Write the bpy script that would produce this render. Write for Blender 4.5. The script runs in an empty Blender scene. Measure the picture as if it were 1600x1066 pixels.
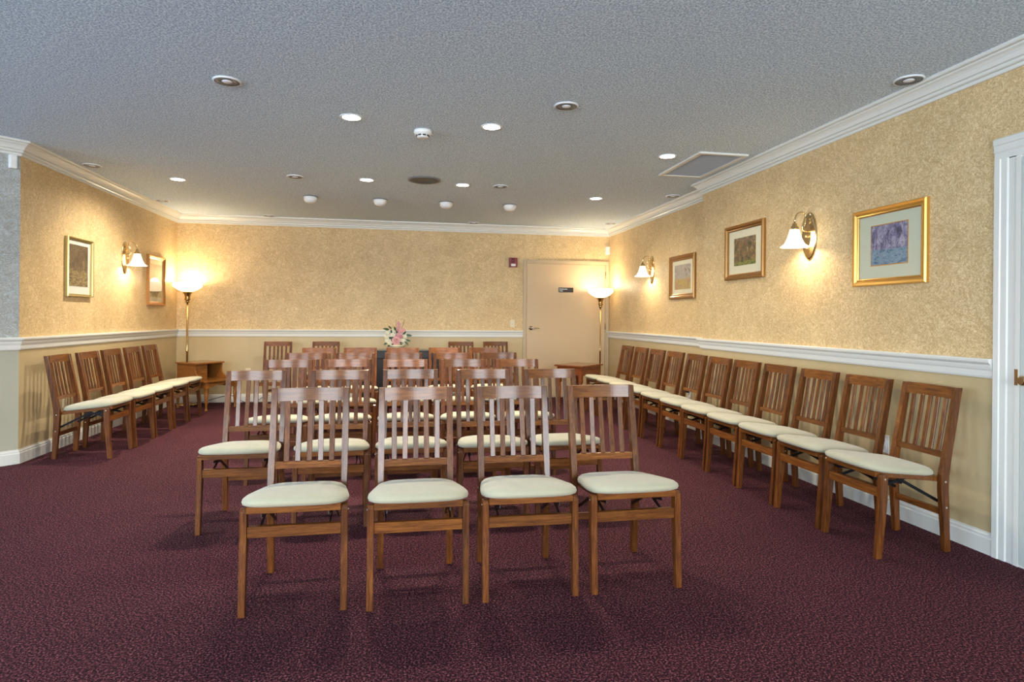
import bpy, bmesh, math, random
from mathutils import Vector, Matrix
random.seed(7)
PI = math.pi
S = bpy.context.scene
COL = S.collection
H = 2.62; XL = -3.05; XR1 = 3.222; XR2 = 3.055; D = 9.272; YL = 5.669; YJ = 5.904; ZR = 1.0275

# ------------------------------------------------------------------ materials
def mat(name, color=(.8, .8, .8), rough=.6, metal=0.0, spec=.5, emit=None, estr=0.0, coat=0.0):
    m = bpy.data.materials.new(name); m.use_nodes = True
    b = m.node_tree.nodes['Principled BSDF']
    b.inputs['Base Color'].default_value = (*color, 1)
    b.inputs['Roughness'].default_value = rough
    b.inputs['Metallic'].default_value = metal
    b.inputs['Specular IOR Level'].default_value = spec
    b.inputs['Coat Weight'].default_value = coat
    b.inputs['Coat Roughness'].default_value = .13
    if emit:
        b.inputs['Emission Color'].default_value = (*emit, 1)
        b.inputs['Emission Strength'].default_value = estr
    return m

def nodes(m):
    nt = m.node_tree
    return nt, nt.nodes, nt.links, nt.nodes['Principled BSDF']

def noise(nt, vec, scale, detail=3, rough=.55, dist=0.0):
    n = nt.nodes.new('ShaderNodeTexNoise')
    n.inputs['Scale'].default_value = scale; n.inputs['Detail'].default_value = detail
    n.inputs['Roughness'].default_value = rough; n.inputs['Distortion'].default_value = dist
    nt.links.new(vec, n.inputs['Vector'])
    return n

def ramp(nt, fac, stops, interp='LINEAR'):
    r = nt.nodes.new('ShaderNodeValToRGB'); r.color_ramp.interpolation = interp
    el = r.color_ramp.elements
    while len(el) < len(stops): el.new(.5)
    for e, (p, c) in zip(el, stops):
        e.position = p; e.color = (*c, 1) if len(c) == 3 else c
    nt.links.new(fac, r.inputs['Fac'])
    return r

def mapping(nt, out, scale=(1, 1, 1), rot=(0, 0, 0), loc=(0, 0, 0)):
    mp = nt.nodes.new('ShaderNodeMapping')
    mp.inputs['Scale'].default_value = scale; mp.inputs['Rotation'].default_value = rot
    mp.inputs['Location'].default_value = loc
    nt.links.new(out, mp.inputs['Vector'])
    return mp.outputs[0]

def mixc(nt, a, b, fac, blend='MIX'):
    mx = nt.nodes.new('ShaderNodeMix'); mx.data_type = 'RGBA'; mx.blend_type = blend
    for sock, v in ((mx.inputs['A'], a), (mx.inputs['B'], b), (mx.inputs['Factor'], fac)):
        if isinstance(v, (int, float)): sock.default_value = v
        elif isinstance(v, tuple): sock.default_value = (*v, 1)
        else: nt.links.new(v, sock)
    return mx.outputs['Result']

def bump(nt, h, bsdf, strength, dist):
    b = nt.nodes.new('ShaderNodeBump')
    b.inputs['Strength'].default_value = strength; b.inputs['Distance'].default_value = dist
    nt.links.new(h, b.inputs['Height']); nt.links.new(b.outputs[0], bsdf.inputs['Normal'])

def objcoord(nt):
    return nt.nodes.new('ShaderNodeTexCoord').outputs['Object']

def wood(name, dark, mid, light, axis='z', rough=.32, coat=.35):
    m = mat(name, mid, rough, coat=coat, spec=.2)
    nt, N, L, B = nodes(m)
    oc = objcoord(nt)
    oi = N.new('ShaderNodeObjectInfo')
    add = N.new('ShaderNodeVectorMath'); add.operation = 'MULTIPLY_ADD'
    L.new(oi.outputs['Random'], add.inputs[0]); add.inputs[1].default_value = (17.3, 9.1, 23.7); L.new(oc, add.inputs[2])
    sc = {'z': (1, 1, .07), 'x': (.07, 1, 1), 'y': (1, .07, 1)}[axis]
    v = mapping(nt, add.outputs[0], sc)
    n1 = noise(nt, v, 90, 4, .6, .6)
    n2 = noise(nt, v, 400, 2, .5)
    r = ramp(nt, n1.outputs['Fac'], [(.25, dark), (.5, mid), (.78, light)])
    fine = ramp(nt, n2.outputs['Fac'], [(.35, (.72, .7, .68)), (.6, (1, 1, 1))])
    c = mixc(nt, r.outputs[0], fine.outputs[0], .8, 'MULTIPLY')
    hs = N.new('ShaderNodeHueSaturation')
    mr = N.new('ShaderNodeMapRange'); mr.inputs['To Min'].default_value = .78; mr.inputs['To Max'].default_value = 1.22
    L.new(oi.outputs['Random'], mr.inputs[0]); L.new(mr.outputs[0], hs.inputs['Value']); L.new(c, hs.inputs['Color'])
    L.new(hs.outputs[0], B.inputs['Base Color'])
    bump(nt, n2.outputs['Fac'], B, .08, .001)
    return m

M = {}
M['wood_z'] = wood('chair_wood_upright', (.050, .013, .002), (.128, .037, .006), (.235, .080, .014), 'z', .48, .42)
M['wood_x'] = wood('chair_wood_cross', (.070, .018, .003), (.170, .053, .008), (.285, .102, .018), 'x', .48, .42)
M['wood_y'] = wood('chair_wood_side', (.155, .048, .011), (.30, .108, .025), (.40, .165, .046), 'y')
M['table_oak'] = wood('end_table_oak', (.15, .05, .010), (.27, .10, .022), (.40, .17, .042), 'x', .25, .4)
M['table_cherry'] = wood('end_table_cherry', (.13, .03, .01), (.24, .065, .02), (.33, .11, .035), 'x', .25, .5)
M['black_metal'] = mat('black_brace_steel', (.008, .008, .01), .35, .6)
M['bolt'] = mat('bolt_metal', (.8, .72, .6), .25, 1.0)
M['trim'] = mat('white_trim_paint', (.72, .715, .66), .28)
M['door_white'] = mat('white_door_paint', (.56, .59, .55), .3)
M['beige'] = mat('beige_door_paint', (.56, .41, .245), .38)
M['beige_frame'] = mat('beige_frame_paint', (.50, .385, .235), .38)
M['brass'] = mat('polished_brass', (.66, .50, .27), .18, 1.0)
M['antique'] = mat('antique_brass', (.42, .27, .10), .25, 1.0)
M['nickel'] = mat('nickel_lever', (.55, .48, .38), .2, 1.0)
M['plastic'] = mat('white_plastic', (.82, .82, .80), .4)
M['ivory'] = mat('ivory_plastic', (.72, .62, .42), .4)
M['slot'] = mat('dark_slot', (.015, .015, .015), .6)
M['red'] = mat('alarm_red', (.20, .006, .012), .3)
M['lens'] = mat('strobe_lens', (.85, .83, .78), .1)
M['console'] = mat('black_console', (.010, .009, .009), .35, coat=.3)
M['console_top'] = mat('dark_grey_console_top', (.05, .052, .05), .22, coat=.4)
M['console_apron'] = mat('charcoal_apron', (.028, .028, .032), .4)
M['grille_dark'] = mat('speaker_grille', (.10, .10, .10), .6)
M['ring_grey'] = mat('light_trim_grey', (.20, .21, .22), .4, .3)
M['ring_white'] = mat('light_trim_white', (.75, .76, .77), .4)
M['lens_off'] = mat('unlit_lens', (.72, .72, .74), .2)
M['lens_on'] = mat('lit_lens', (1, 1, 1), .5, emit=(1, .96, .88), estr=14)
M['shade_on'] = mat('lit_frosted_glass', (.95, .92, .86), .4, emit=(1, .86, .62), estr=3.4)
M['bowl_on'] = mat('lit_lamp_bowl', (.95, .90, .80), .4, emit=(1, .80, .50), estr=1.9)
M['sign'] = mat('black_sign', (.008, .008, .012), .2)
M['sign_text'] = mat('sign_lettering', (.85, .85, .87), .4)
M['mat_board'] = mat('pale_mat_board', (.62, .63, .47), .8)
M['mat_cream'] = mat('cream_mat_board', (.74, .68, .48), .8)
M['mat_white'] = mat('white_mat_board', (.72, .70, .62), .8)
M['frame_gold'] = mat('gold_frame', (.72, .42, .11), .28, .85)
M['frame_bronze'] = mat('bronze_frame', (.38, .19, .055), .3, .75)
M['frame_thin'] = mat('narrow_gold_frame', (.50, .40, .16), .3, .8)
M['frame_copper'] = mat('copper_frame', (.50, .25, .09), .3, .8)
M['petal_pink'] = mat('pink_petal', (.52, .27, .27), .7)
M['petal_rose'] = mat('rose_petal', (.42, .16, .20), .7)
M['petal_cream'] = mat('cream_petal', (.56, .53, .40), .7)
M['stem'] = mat('flower_stem', (.10, .075, .03), .7)
M['leaf'] = mat('dark_leaf', (.025, .06, .022), .5)
M['bowl'] = mat('cream_bowl', (.75, .68, .48), .35)
M['cord'] = mat('black_cord', (.012, .012, .012), .5)

def fabric():
    m = mat('cream_seat_fabric', (.6, .57, .43), .85)
    nt, N, L, B = nodes(m)
    oc = objcoord(nt)
    a = noise(nt, mapping(nt, oc, (1, .25, 1)), 900, 2)
    b = noise(nt, oc, 9, 2)
    c = ramp(nt, a.outputs['Fac'], [(.3, (.40, .37, .25)), (.7, (.53, .49, .345))])
    c2 = ramp(nt, b.outputs['Fac'], [(.35, (.94, .94, .93)), (.65, (1, 1, 1))])
    L.new(mixc(nt, c.outputs[0], c2.outputs[0], 1.0, 'MULTIPLY'), B.inputs['Base Color'])
    B.inputs['Sheen Weight'].default_value = .25
    bump(nt, a.outputs['Fac'], B, .25, .0008)
    return m
M['fabric'] = fabric()

def carpet():
    m = mat('burgundy_carpet', (.1, .04, .05), .95, spec=.15)
    nt, N, L, B = nodes(m)
    oc = objcoord(nt)
    a = noise(nt, oc, 125, 2, .7)
    b = noise(nt, oc, 260, 1, .6)
    big = noise(nt, oc, 1.1, 3)
    r = ramp(nt, a.outputs['Fac'], [(.37, (.005, .003, .006)), (.47, (.022, .006, .011)), (.54, (.085, .019, .027)), (.66, (.30, .11, .125))])
    r2 = ramp(nt, b.outputs['Fac'], [(.38, (.35, .35, .42)), (.56, (1.25, 1.15, 1.15))])
    c = mixc(nt, r.outputs[0], r2.outputs[0], .85, 'MULTIPLY')
    r3 = ramp(nt, big.outputs['Fac'], [(.3, (.86, .84, .88)), (.7, (1.06, 1.04, 1.02))])
    L.new(mixc(nt, c, r3.outputs[0], 1.0, 'MULTIPLY'), B.inputs['Base Color'])
    bump(nt, a.outputs['Fac'], B, .35, .003)
    return m
M['carpet'] = carpet()

def ceilmat():
    m = mat('textured_ceiling', (.6, .62, .65), .95, spec=.1)
    nt, N, L, B = nodes(m)
    oc = objcoord(nt)
    a = noise(nt, oc, 95, 3, .75)
    r = ramp(nt, a.outputs['Fac'], [(.41, (.36, .45, .54)), (.51, (.60, .71, .83)), (.61, (.86, .94, .99))])
    L.new(r.outputs[0], B.inputs['Base Color'])
    bump(nt, a.outputs['Fac'], B, .7, .006)
    return m
M['ceiling'] = ceilmat()

def wallpaper(name, base, mid, vein, spec=.35):
    m = mat(name, base, .5, spec=spec)
    nt, N, L, B = nodes(m)
    oc = objcoord(nt)
    a = noise(nt, oc, 48, 5, .70, 1.6)
    b = noise(nt, oc, 3.2, 4, .6, 1.0)
    c = noise(nt, oc, 120, 3, .7, .8)
    r = ramp(nt, a.outputs['Fac'], [(.36, base), (.47, mid), (.515, vein), (.55, mid), (.68, base)])
    g = ramp(nt, b.outputs['Fac'], [(.35, (.95, .93, .90)), (.65, (1.08, 1.08, 1.07))])
    v = ramp(nt, c.outputs['Fac'], [(.36, (.84, .81, .78)), (.52, (1.02, 1.02, 1.02))])
    d = noise(nt, oc, 15, 7, .76, 2.2)
    vn = ramp(nt, d.outputs['Fac'], [(.455, (1, 1, 1)), (.485, (.74, .65, .52)), (.515, (.74, .65, .52)), (.545, (1.03, 1.03, 1.03))])
    x = mixc(nt, r.outputs[0], g.outputs[0], 1.0, 'MULTIPLY')
    x = mixc(nt, x, v.outputs[0], .9, 'MULTIPLY')
    x = mixc(nt, x, vn.outputs[0], .85, 'MULTIPLY')
    L.new(x, B.inputs['Base Color'])
    bump(nt, d.outputs['Fac'], B, .2, .002)
    return m
M['wallpaper'] = wallpaper('mottled_tan_wallpaper', (.80, .64, .39), (.73, .56, .32), (.52, .36, .165))
M['wallpaper_grey'] = wallpaper('mottled_wallpaper_daylight_cast', (.50, .55, .56), (.44, .48, .49), (.32, .34, .34))  # wallpaper with the blue-grey daylight cast painted into its colour

def lower(name, a_, b_):
    m = mat(name, a_, .42, spec=.4)
    nt, N, L, B = nodes(m)
    oc = objcoord(nt)
    a = noise(nt, oc, 2.2, 3, .6)
    r = ramp(nt, a.outputs['Fac'], [(.35, a_), (.65, b_)])
    L.new(r.outputs[0], B.inputs['Base Color'])
    b = noise(nt, oc, 160, 2)
    bump(nt, b.outputs['Fac'], B, .08, .002)
    return m
M['lower'] = lower('olive_tan_lower_wall', (.50, .385, .205), (.555, .43, .24))
M['lower_grey'] = lower('lower_wall_daylight_cast', (.40, .385, .30), (.44, .42, .33))  # lower wall paint greyed to carry the same daylight cast

def artwork(name, upper, low, split=.0, soft=.08, scale=16, stretch=(1, 1, 1), low_stretch=(1, 1, 3)):
    """generic painterly dabs: palette above and palette below a soft horizon"""
    m = mat(name, (.4, .4, .4), .7)
    nt, N, L, B = nodes(m)
    oc = objcoord(nt)
    def pal(vec, cols):
        n = noise(nt, vec, scale, 4, .7, .8)
        k = len(cols)
        return ramp(nt, n.outputs['Fac'], [(.30 + .42 * i / (k - 1), c) for i, c in enumerate(cols)]).outputs[0]
    a = pal(mapping(nt, oc, stretch), upper); b = pal(mapping(nt, oc, low_stretch), low)
    sx = N.new('ShaderNodeSeparateXYZ'); L.new(oc, sx.inputs[0])
    wob = noise(nt, oc, 14, 3)
    ad = N.new('ShaderNodeMath'); ad.operation = 'MULTIPLY_ADD'; L.new(wob.outputs['Fac'], ad.inputs[0]); ad.inputs[1].default_value = soft
    L.new(sx.outputs['Z'], ad.inputs[2])
    mr = N.new('ShaderNodeMapRange'); mr.inputs['From Min'].default_value = split + soft * .4; mr.inputs['From Max'].default_value = split + soft * .6
    L.new(ad.outputs[0], mr.inputs[0])
    L.new(mixc(nt, b, a, mr.outputs[0]), B.inputs['Base Color'])
    return m

def glassmat():
    m = bpy.data.materials.new('picture_glass'); m.use_nodes = True
    nt = m.node_tree; nt.nodes.clear()
    o = nt.nodes.new('ShaderNodeOutputMaterial'); t = nt.nodes.new('ShaderNodeBsdfTransparent')
    g = nt.nodes.new('ShaderNodeBsdfGlossy'); g.inputs['Roughness'].default_value = .02
    lw = nt.nodes.new('ShaderNodeLayerWeight'); pw = nt.nodes.new('ShaderNodeMath'); pw.operation = 'POWER'; pw.inputs[1].default_value = 4
    f = nt.nodes.new('ShaderNodeMath'); f.operation = 'MULTIPLY_ADD'; f.inputs[1].default_value = .55; f.inputs[2].default_value = .02
    nt.links.new(lw.outputs['Facing'], pw.inputs[0]); nt.links.new(pw.outputs[0], f.inputs[0])
    mx = nt.nodes.new('ShaderNodeMixShader')
    nt.links.new(f.outputs[0], mx.inputs[0]); nt.links.new(t.outputs[0], mx.inputs[1]); nt.links.new(g.outputs[0], mx.inputs[2])
    nt.links.new(mx.outputs[0], o.inputs[0])
    return m
M['glass'] = glassmat()

# ------------------------------------------------------------------ mesh helpers
def box(bm, x0, x1, y0, y1, z0, z1, mi=0):
    vs = [bm.verts.new(p) for p in ((x0, y0, z0), (x1, y0, z0), (x1, y1, z0), (x0, y1, z0), (x0, y0, z1), (x1, y0, z1), (x1, y1, z1), (x0, y1, z1))]
    fs = []
    for q in ((0, 3, 2, 1), (4, 5, 6, 7), (0, 1, 5, 4), (1, 2, 6, 5), (2, 3, 7, 6), (3, 0, 4, 7)):
        f = bm.faces.new([vs[i] for i in q]); f.material_index = mi; fs.append(f)
    return vs

def prism(bm, pts, vec, mi=0):
    """closed polygon (list of 3D points) extruded along vec"""
    vec = Vector(vec)
    a = [bm.verts.new(p) for p in pts]; b = [bm.verts.new(Vector(p) + vec) for p in pts]
    n = len(pts)
    fs = [bm.faces.new(a[::-1]), bm.faces.new(b)]
    for i in range(n): fs.append(bm.faces.new((a[i], a[(i + 1) % n], b[(i + 1) % n], b[i])))
    for f in fs: f.material_index = mi

def lathe(bm, prof, seg=28, c=(0, 0, 0), sx=1, sy=1, axis='z', mi=0, cap=True):
    rings = []
    for r, z in prof:
        ring = []
        for k in range(seg):
            t = 2 * PI * k / seg; x, y = r * sx * math.cos(t), r * sy * math.sin(t)
            p = {'z': (x, y, z), 'y': (x, z, y), 'x': (z, x, y)}[axis]
            ring.append(bm.verts.new((c[0] + p[0], c[1] + p[1], c[2] + p[2])))
        rings.append(ring)
    for a, b in zip(rings, rings[1:]):
        for k in range(seg):
            f = bm.faces.new((a[k], a[(k + 1) % seg], b[(k + 1) % seg], b[k])); f.smooth = True; f.material_index = mi
    if cap:
        for r, s in ((rings[0], -1), (rings[-1], 1)):
            f = bm.faces.new(r[::-1] if s < 0 else r); f.material_index = mi

def tube(bm, pts, r, seg=10, mi=0):
    pts = [Vector(p) for p in pts]; rings = []
    up = Vector((0, 0, 1))
    t0 = (pts[1] - pts[0]).normalized()
    nrm = t0.cross(up) if abs(t0.dot(up)) < .95 else t0.cross(Vector((1, 0, 0)))
    nrm.normalize()
    for i, p in enumerate(pts):
        t = (pts[min(i + 1, len(pts) - 1)] - pts[max(i - 1, 0)]).normalized()
        nrm = (nrm - t * nrm.dot(t)).normalized(); bn = t.cross(nrm)
        rr = r[i] if isinstance(r, (list, tuple)) else r
        rings.append([bm.verts.new(p + nrm * rr * math.cos(2 * PI * k / seg) + bn * rr * math.sin(2 * PI * k / seg)) for k in range(seg)])
    for a, b in zip(rings, rings[1:]):
        for k in range(seg):
            f = bm.faces.new((a[k], a[(k + 1) % seg], b[(k + 1) % seg], b[k])); f.smooth = True; f.material_index = mi
    bm.faces.new(rings[0][::-1]); bm.faces.new(rings[-1])

def bez(p0, p1, p2, p3, n=10):
    p0, p1, p2, p3 = map(Vector, (p0, p1, p2, p3))
    return [p0 * (1 - t) ** 3 + p1 * 3 * t * (1 - t) ** 2 + p2 * 3 * t * t * (1 - t) + p3 * t ** 3 for t in [i / n for i in range(n + 1)]]

def bevel(bm, w=.0025, seg=2):
    bmesh.ops.bevel(bm, geom=[e for e in bm.edges], offset=w, offset_type='OFFSET', segments=seg, profile=.6, affect='EDGES', clamp_overlap=True)

def obj(name, bm, mats, parent=None, label=None):
    bmesh.ops.recalc_face_normals(bm, faces=bm.faces)
    me = bpy.data.meshes.new(name); bm.to_mesh(me); bm.free()
    for m in (mats if isinstance(mats, (list, tuple)) else [mats]): me.materials.append(m)
    o = bpy.data.objects.new(name, me); COL.objects.link(o)
    if parent: o.parent = parent
    if label: o['label'] = label
    return o

def tag(o, label, cat, group=None, kind=None):
    o['label'] = label; o['category'] = cat
    if group: o['group'] = group
    if kind: o['kind'] = kind
    return o

def thing(name, label, cat, loc=(0, 0, 0), rz=0.0, group=None):
    o = bpy.data.objects.new(name, None); COL.objects.link(o)
    o.empty_display_size = .05; o.location = loc; o.rotation_euler = (0, 0, rz)
    return tag(o, label, cat, group)

def dup(root, loc, rz, label, group=None):
    r = root.copy(); COL.objects.link(r); r.location = loc; r.rotation_euler = (0, 0, rz); r['label'] = label
    if group: r['group'] = group
    def rec(src, dst):
        for ch in list(src.children):
            c = ch.copy(); COL.objects.link(c); c.parent = dst; rec(ch, c)
    rec(root, r)
    return r

def struct(o, label=None):
    o['kind'] = 'structure'
    if label: o['label'] = label
    return o
BM = bmesh.new

# ------------------------------------------------------------------ setting
def wall(name, a, b, label, z0=0, z1=H, th=.1, sfx=''):
    """slab from a to b, room on the left hand side of a->b; paint below the rail, wallpaper above"""
    a, b = Vector((*a, 0)), Vector((*b, 0)); t = (b - a).normalized(); n = Vector((t.y, -t.x, 0)) * th
    bm = BM(); zs = .98
    for lo, hi, mi in ((z0, zs, 1), (zs, z1, 0)):
        vs = [p + Vector((0, 0, z)) for z in (lo, hi) for p in (a, b, b + n, a + n)]
        v = [bm.verts.new(p) for p in vs]
        for q in ((0, 1, 5, 4), (1, 2, 6, 5), (2, 3, 7, 6), (3, 0, 4, 7), (0, 3, 2, 1), (4, 5, 6, 7)):
            bm.faces.new([v[i] for i in q]).material_index = mi
    return struct(obj(name, bm, [M['wallpaper' + sfx], M['lower' + sfx]]), label)

XF = -6.0; YF = -3.6; YN = 4.77; XN = XL - (YL - YN)
bm = BM(); box(bm, XF - .1, XR1 + .1, YF - .1, D + .1, -.1, 0); struct(obj('floor', bm, M['carpet']), 'speckled burgundy carpet floor')
bm = BM(); box(bm, XF - .1, XR1 + .1, YF - .1, D + .1, H, H + .1); struct(obj('ceiling', bm, M['ceiling']), 'grey textured ceiling')
wall('wall_back', (XR1, D), (XL, D), 'mottled tan back wall')
wall('wall_left', (XL, D), (XL, YL), 'mottled tan wall on the left')
wall('wall_left_corner', (XL, YL), (XN, YN), 'angled wall at the far left', sfx='_grey')  # daylight cast is painted into this wall's colours
wall('wall_left_return', (XN, YN), (XF, YN), 'wall beyond the angled corner', sfx='_grey')  # shares the painted daylight tint of the angled wall
WL = [(-2.6, -.6), (.6, 3.2)]  # unseen left windows, added so bluish daylight comes from that side
bm = BM(); ed = [YF] + [e for w_ in WL for e in w_] + [YN]
for i in range(0, len(ed), 2): box(bm, XF - .1, XF, ed[i], ed[i + 1], 0, H)
for a, b in WL: box(bm, XF - .1, XF, a, b, 0, .75); box(bm, XF - .1, XF, a, b, 2.3, H)
struct(obj('wall_left_front', bm, M['lower']), 'left wall of the front area')
for i, (a, b) in enumerate(WL):
    bm = BM(); w = .06
    box(bm, XF, XF + .03, a - w, b + w, .69, .75); box(bm, XF, XF + .03, a - w, b + w, 2.3, 2.36)
    box(bm, XF, XF + .03, a - w, a, .75, 2.3); box(bm, XF, XF + .03, b, b + w, .75, 2.3)
    box(bm, XF - .06, XF - .02, (a + b) / 2 - .02, (a + b) / 2 + .02, .75, 2.3); box(bm, XF - .06, XF - .02, a, b, 1.51, 1.54)
    struct(obj('window_%d' % (i + 5), bm, M['trim']), 'unseen white framed side window added for daylight')
wall('wall_right_alcove', (XR1, YJ), (XR1, D), 'recessed right wall by the back corner')
wall('wall_right', (XR2, YF), (XR2, YJ), 'mottled tan right wall', th=XR1 - XR2 + .1)
# front wall behind the camera, with four windows; two more are added on the left front wall for side light
WIN = [(-5.2, -4.0), (-2.9, -1.7), (-.7, .5), (1.5, 2.7)]; WZ0, WZ1 = .75, 2.45
bm = BM()
edges = [XF] + [e for w in WIN for e in w] + [XR2]
for i in range(0, len(edges), 2): box(bm, edges[i], edges[i + 1], YF - .1, YF, 0, H)
for a, b in WIN: box(bm, a, b, YF - .1, YF, 0, WZ0); box(bm, a, b, YF - .1, YF, WZ1, H)
struct(obj('wall_front', bm, M['lower']), 'wall with daylight windows')
for i, (a, b) in enumerate(WIN):
    bm = BM(); w = .06
    box(bm, a - w, b + w, YF, YF + .03, WZ0 - w, WZ0); box(bm, a - w, b + w, YF, YF + .03, WZ1, WZ1 + w)
    box(bm, a - w, a, YF, YF + .03, WZ0, WZ1); box(bm, b, b + w, YF, YF + .03, WZ0, WZ1)
    box(bm, (a + b) / 2 - .02, (a + b) / 2 + .02, YF - .06, YF - .02, WZ0, WZ1); box(bm, a, b, YF - .06, YF - .02, (WZ0 + WZ1) / 2 - .015, (WZ0 + WZ1) / 2 + .015)
    struct(obj('window_%d' % (i + 1), bm, M['trim']), 'unseen white framed side window added for daylight')

def sweep(name, path, prof, m, label):
    """path: 2D points with the room on the left; prof: (offset into room, z)"""
    bm = BM(); P = [Vector(p) for p in path]; n = len(P); rows = []
    for i, p in enumerate(P):
        d1 = (P[i] - P[i - 1]).normalized() if i else None
        d2 = (P[i + 1] - P[i]).normalized() if i < n - 1 else None
        n1 = Vector((-d1.y, d1.x)) if d1 else None; n2 = Vector((-d2.y, d2.x)) if d2 else None
        if n1 is None: mv = n2
        elif n2 is None: mv = n1
        else:
            mv = (n1 + n2); mv = mv / (mv.length_squared / 2)
        rows.append([bm.verts.new((p.x + mv.x * o, p.y + mv.y * o, z)) for o, z in prof])
    k = len(prof)
    for a, b in zip(rows, rows[1:]):
        for j in range(k): bm.faces.new((a[j], a[(j + 1) % k], b[(j + 1) % k], b[j]))
    bm.faces.new(rows[0]); bm.faces.new(rows[-1][::-1])
    return struct(obj(name, bm, m), label)

crown = [(0, 2.503), (.010, 2.503), (.013, 2.508), (.013, 2.518), (.006, 2.520), (.007, 2.524), (.020, 2.526), (.026, 2.531), (.027, 2.539), (.020, 2.542), (.021, 2.546), (.034, 2.549), (.037, 2.556), (.043, 2.570), (.054, 2.583), (.068, 2.591), (.070, 2.594), (.064, 2.597), (.066, 2.600), (.084, 2.602), (.089, 2.607), (.090, 2.62), (0, 2.62)]
rail = [(0, .925), (.010, .925), (.014, .935), (.016, .965), (.020, .972), (.024, .984), (.026, .996), (.034, 1.002), (.040, 1.010), (.041, 1.022), (.038, ZR), (0, ZR)]
base = [(0, 0), (.016, 0), (.016, .082), (.012, .088), (.012, .100), (.006, .106), (.005, .115), (0, .115)]
# room on the left of the path direction (counter-clockwise)
full = [(XR2, YF), (XR2, YJ), (XR1, YJ), (XR1, D), (XL, D), (XL, YL), (XN, YN), (XF, YN)]
sweep('trim_1', full, crown, M['trim'], 'white crown moulding')
DY0 = 2.722                               # far edge of near door casing
BX0, BX1 = 1.85, 3.215                    # back door frame
sweep('trim_2', [(XR2, DY0), (XR2, YJ), (XR1, YJ), (XR1, D)], rail, M['trim'], 'white chair rail on right wall')
sweep('trim_3', [(BX0, D), (XL, D), (XL, YL), (XN, YN), (XF, YN)], rail, M['trim'], 'white chair rail on back and left walls')
sweep('baseboard_right', [(XR2, DY0), (XR2, YJ), (XR1, YJ), (XR1, D)], base, M['trim'], 'white baseboard')
sweep('baseboard_left', [(BX0, D), (XL, D), (XL, YL), (XN, YN), (XF, YN)], base, M['trim'], 'white baseboard')

# near white door in the right wall (hinge side beyond the frame)
cas = [(0, 0), (.010, 0), (.018, .006), (.018, .030), (.014, .034), (.014, .060), (.010, .066), (.010, .097), (0, .097)]
bm = BM()
DYI = DY0 - .117; LY1 = DYI - .0
def casing_leg(y_out, sgn, zt):
    prism(bm, [(XR2 - o * 1.2, y_out + sgn * w * 1.2, 0) for o, w in cas], (0, 0, zt))
casing_leg(DY0, -1, 2.06); casing_leg(DY0 - 1.13, 1, 2.06)
prism(bm, [(XR2 - o * 1.2, DY0, 2.172 - w * 1.2) for o, w in cas], (0, -1.13, 0))
struct(obj('door_1_casing', bm, M['trim']), 'white door casing').name = 'trim_4'
droot = bpy.data.objects.new('door_1', None); COL.objects.link(droot); droot.location = (XR2, 2.1, 0); struct(droot, 'white panelled door at the right edge')
def loc(bm_, c):
    bmesh.ops.translate(bm_, verts=bm_.verts, vec=-Vector(c))
C1 = (XR2, 2.1, 0)
bm = BM(); box(bm, XR2 - .010, XR2 - .0005, DY0 - 1.013, DYI - .001, .0, 2.055)
box(bm, XR2 - .016, XR2 - .010, DYI - .026, DYI - .001, 0, 2.055); loc(bm, C1); obj('door_jamb', bm, M['trim'], droot)
bm = BM(); y1 = DYI - .030; y0 = DY0 - 1.013
box(bm, XR2 - .0145, XR2 - .010, y0, y1, .012, 2.045)
for za, zb in ((.18, .85), (1.05, 1.9)):
    for ya, yb in ((y0 + .11, (y0 + y1) / 2 - .05), ((y0 + y1) / 2 + .05, y1 - .11)):
        box(bm, XR2 - .020, XR2 - .0145, ya, yb, za, zb)
loc(bm, C1); leaf = obj('door_leaf', bm, M['door_white'], droot)
bm = BM(); box(bm, XR2 - .0185, XR2 - .016, DYI - .020, DYI - .003, .905, .985); loc(bm, C1); obj('strike_plate', bm, M['brass'], droot, 'brass strike plate')
bm = BM(); lathe(bm, [(.024, 0), (.024, -.006), (.010, -.010), (.010, -.035), (.022, -.045), (.026, -.058), (.018, -.070)], 20, (XR2 - .0145, y1 - .06, .935), axis='x')
loc(bm, C1); obj('door_knob', bm, M['brass'], leaf, 'brass door knob')

# beige door in the back wall
broot = bpy.data.objects.new('door_2', None); COL.objects.link(broot); broot.location = (2.53, D, 0); struct(broot, 'beige flush door in the back wall')
C2 = (2.53, D, 0)
bm = BM(); f = .054
prism(bm, [(BX0, D, 0), (BX0, D - .03, 0), (BX0 + f * .6, D - .03, 0), (BX0 + f * .6, D - .018, 0), (BX0 + f, D - .018, 0), (BX0 + f, D, 0)], (0, 0, 2.112))
prism(bm, [(BX1, D, 0), (BX1, D - .03, 0), (BX1 - f * .6, D - .03, 0), (BX1 - f * .6, D - .018, 0), (BX1 - f, D - .018, 0), (BX1 - f, D, 0)], (0, 0, 2.112))
box(bm, BX0 + f, BX1 - f, D - .03, D, 2.078, 2.112); box(bm, BX0 + f, BX1 - f, D - .018, D, 2.060, 2.078)
loc(bm, C2); obj('door_frame', bm, M['beige_frame'], broot)
bm = BM(); box(bm, BX0 + f + .006, BX1 - f - .006, D - .010, D - .0005, .01, 2.054); loc(bm, C2); bl = obj('door_leaf', bm, M['beige'], broot)
bm = BM(); lathe(bm, [(.033, 0), (.033, -.006), (.026, -.012), (.012, -.014), (.012, -.045)], 20, (1.975, D - .010, 1.07), axis='y')
tube(bm, [(1.975, D - .052, 1.07), (2.00, D - .058, 1.072), (2.05, D - .056, 1.070), (2.10, D - .052, 1.064)], [.011, .010, .008, .007])
loc(bm, C2); obj('door_handle', bm, M['nickel'], bl, 'metal lever door handle')
bm = BM()
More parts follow.
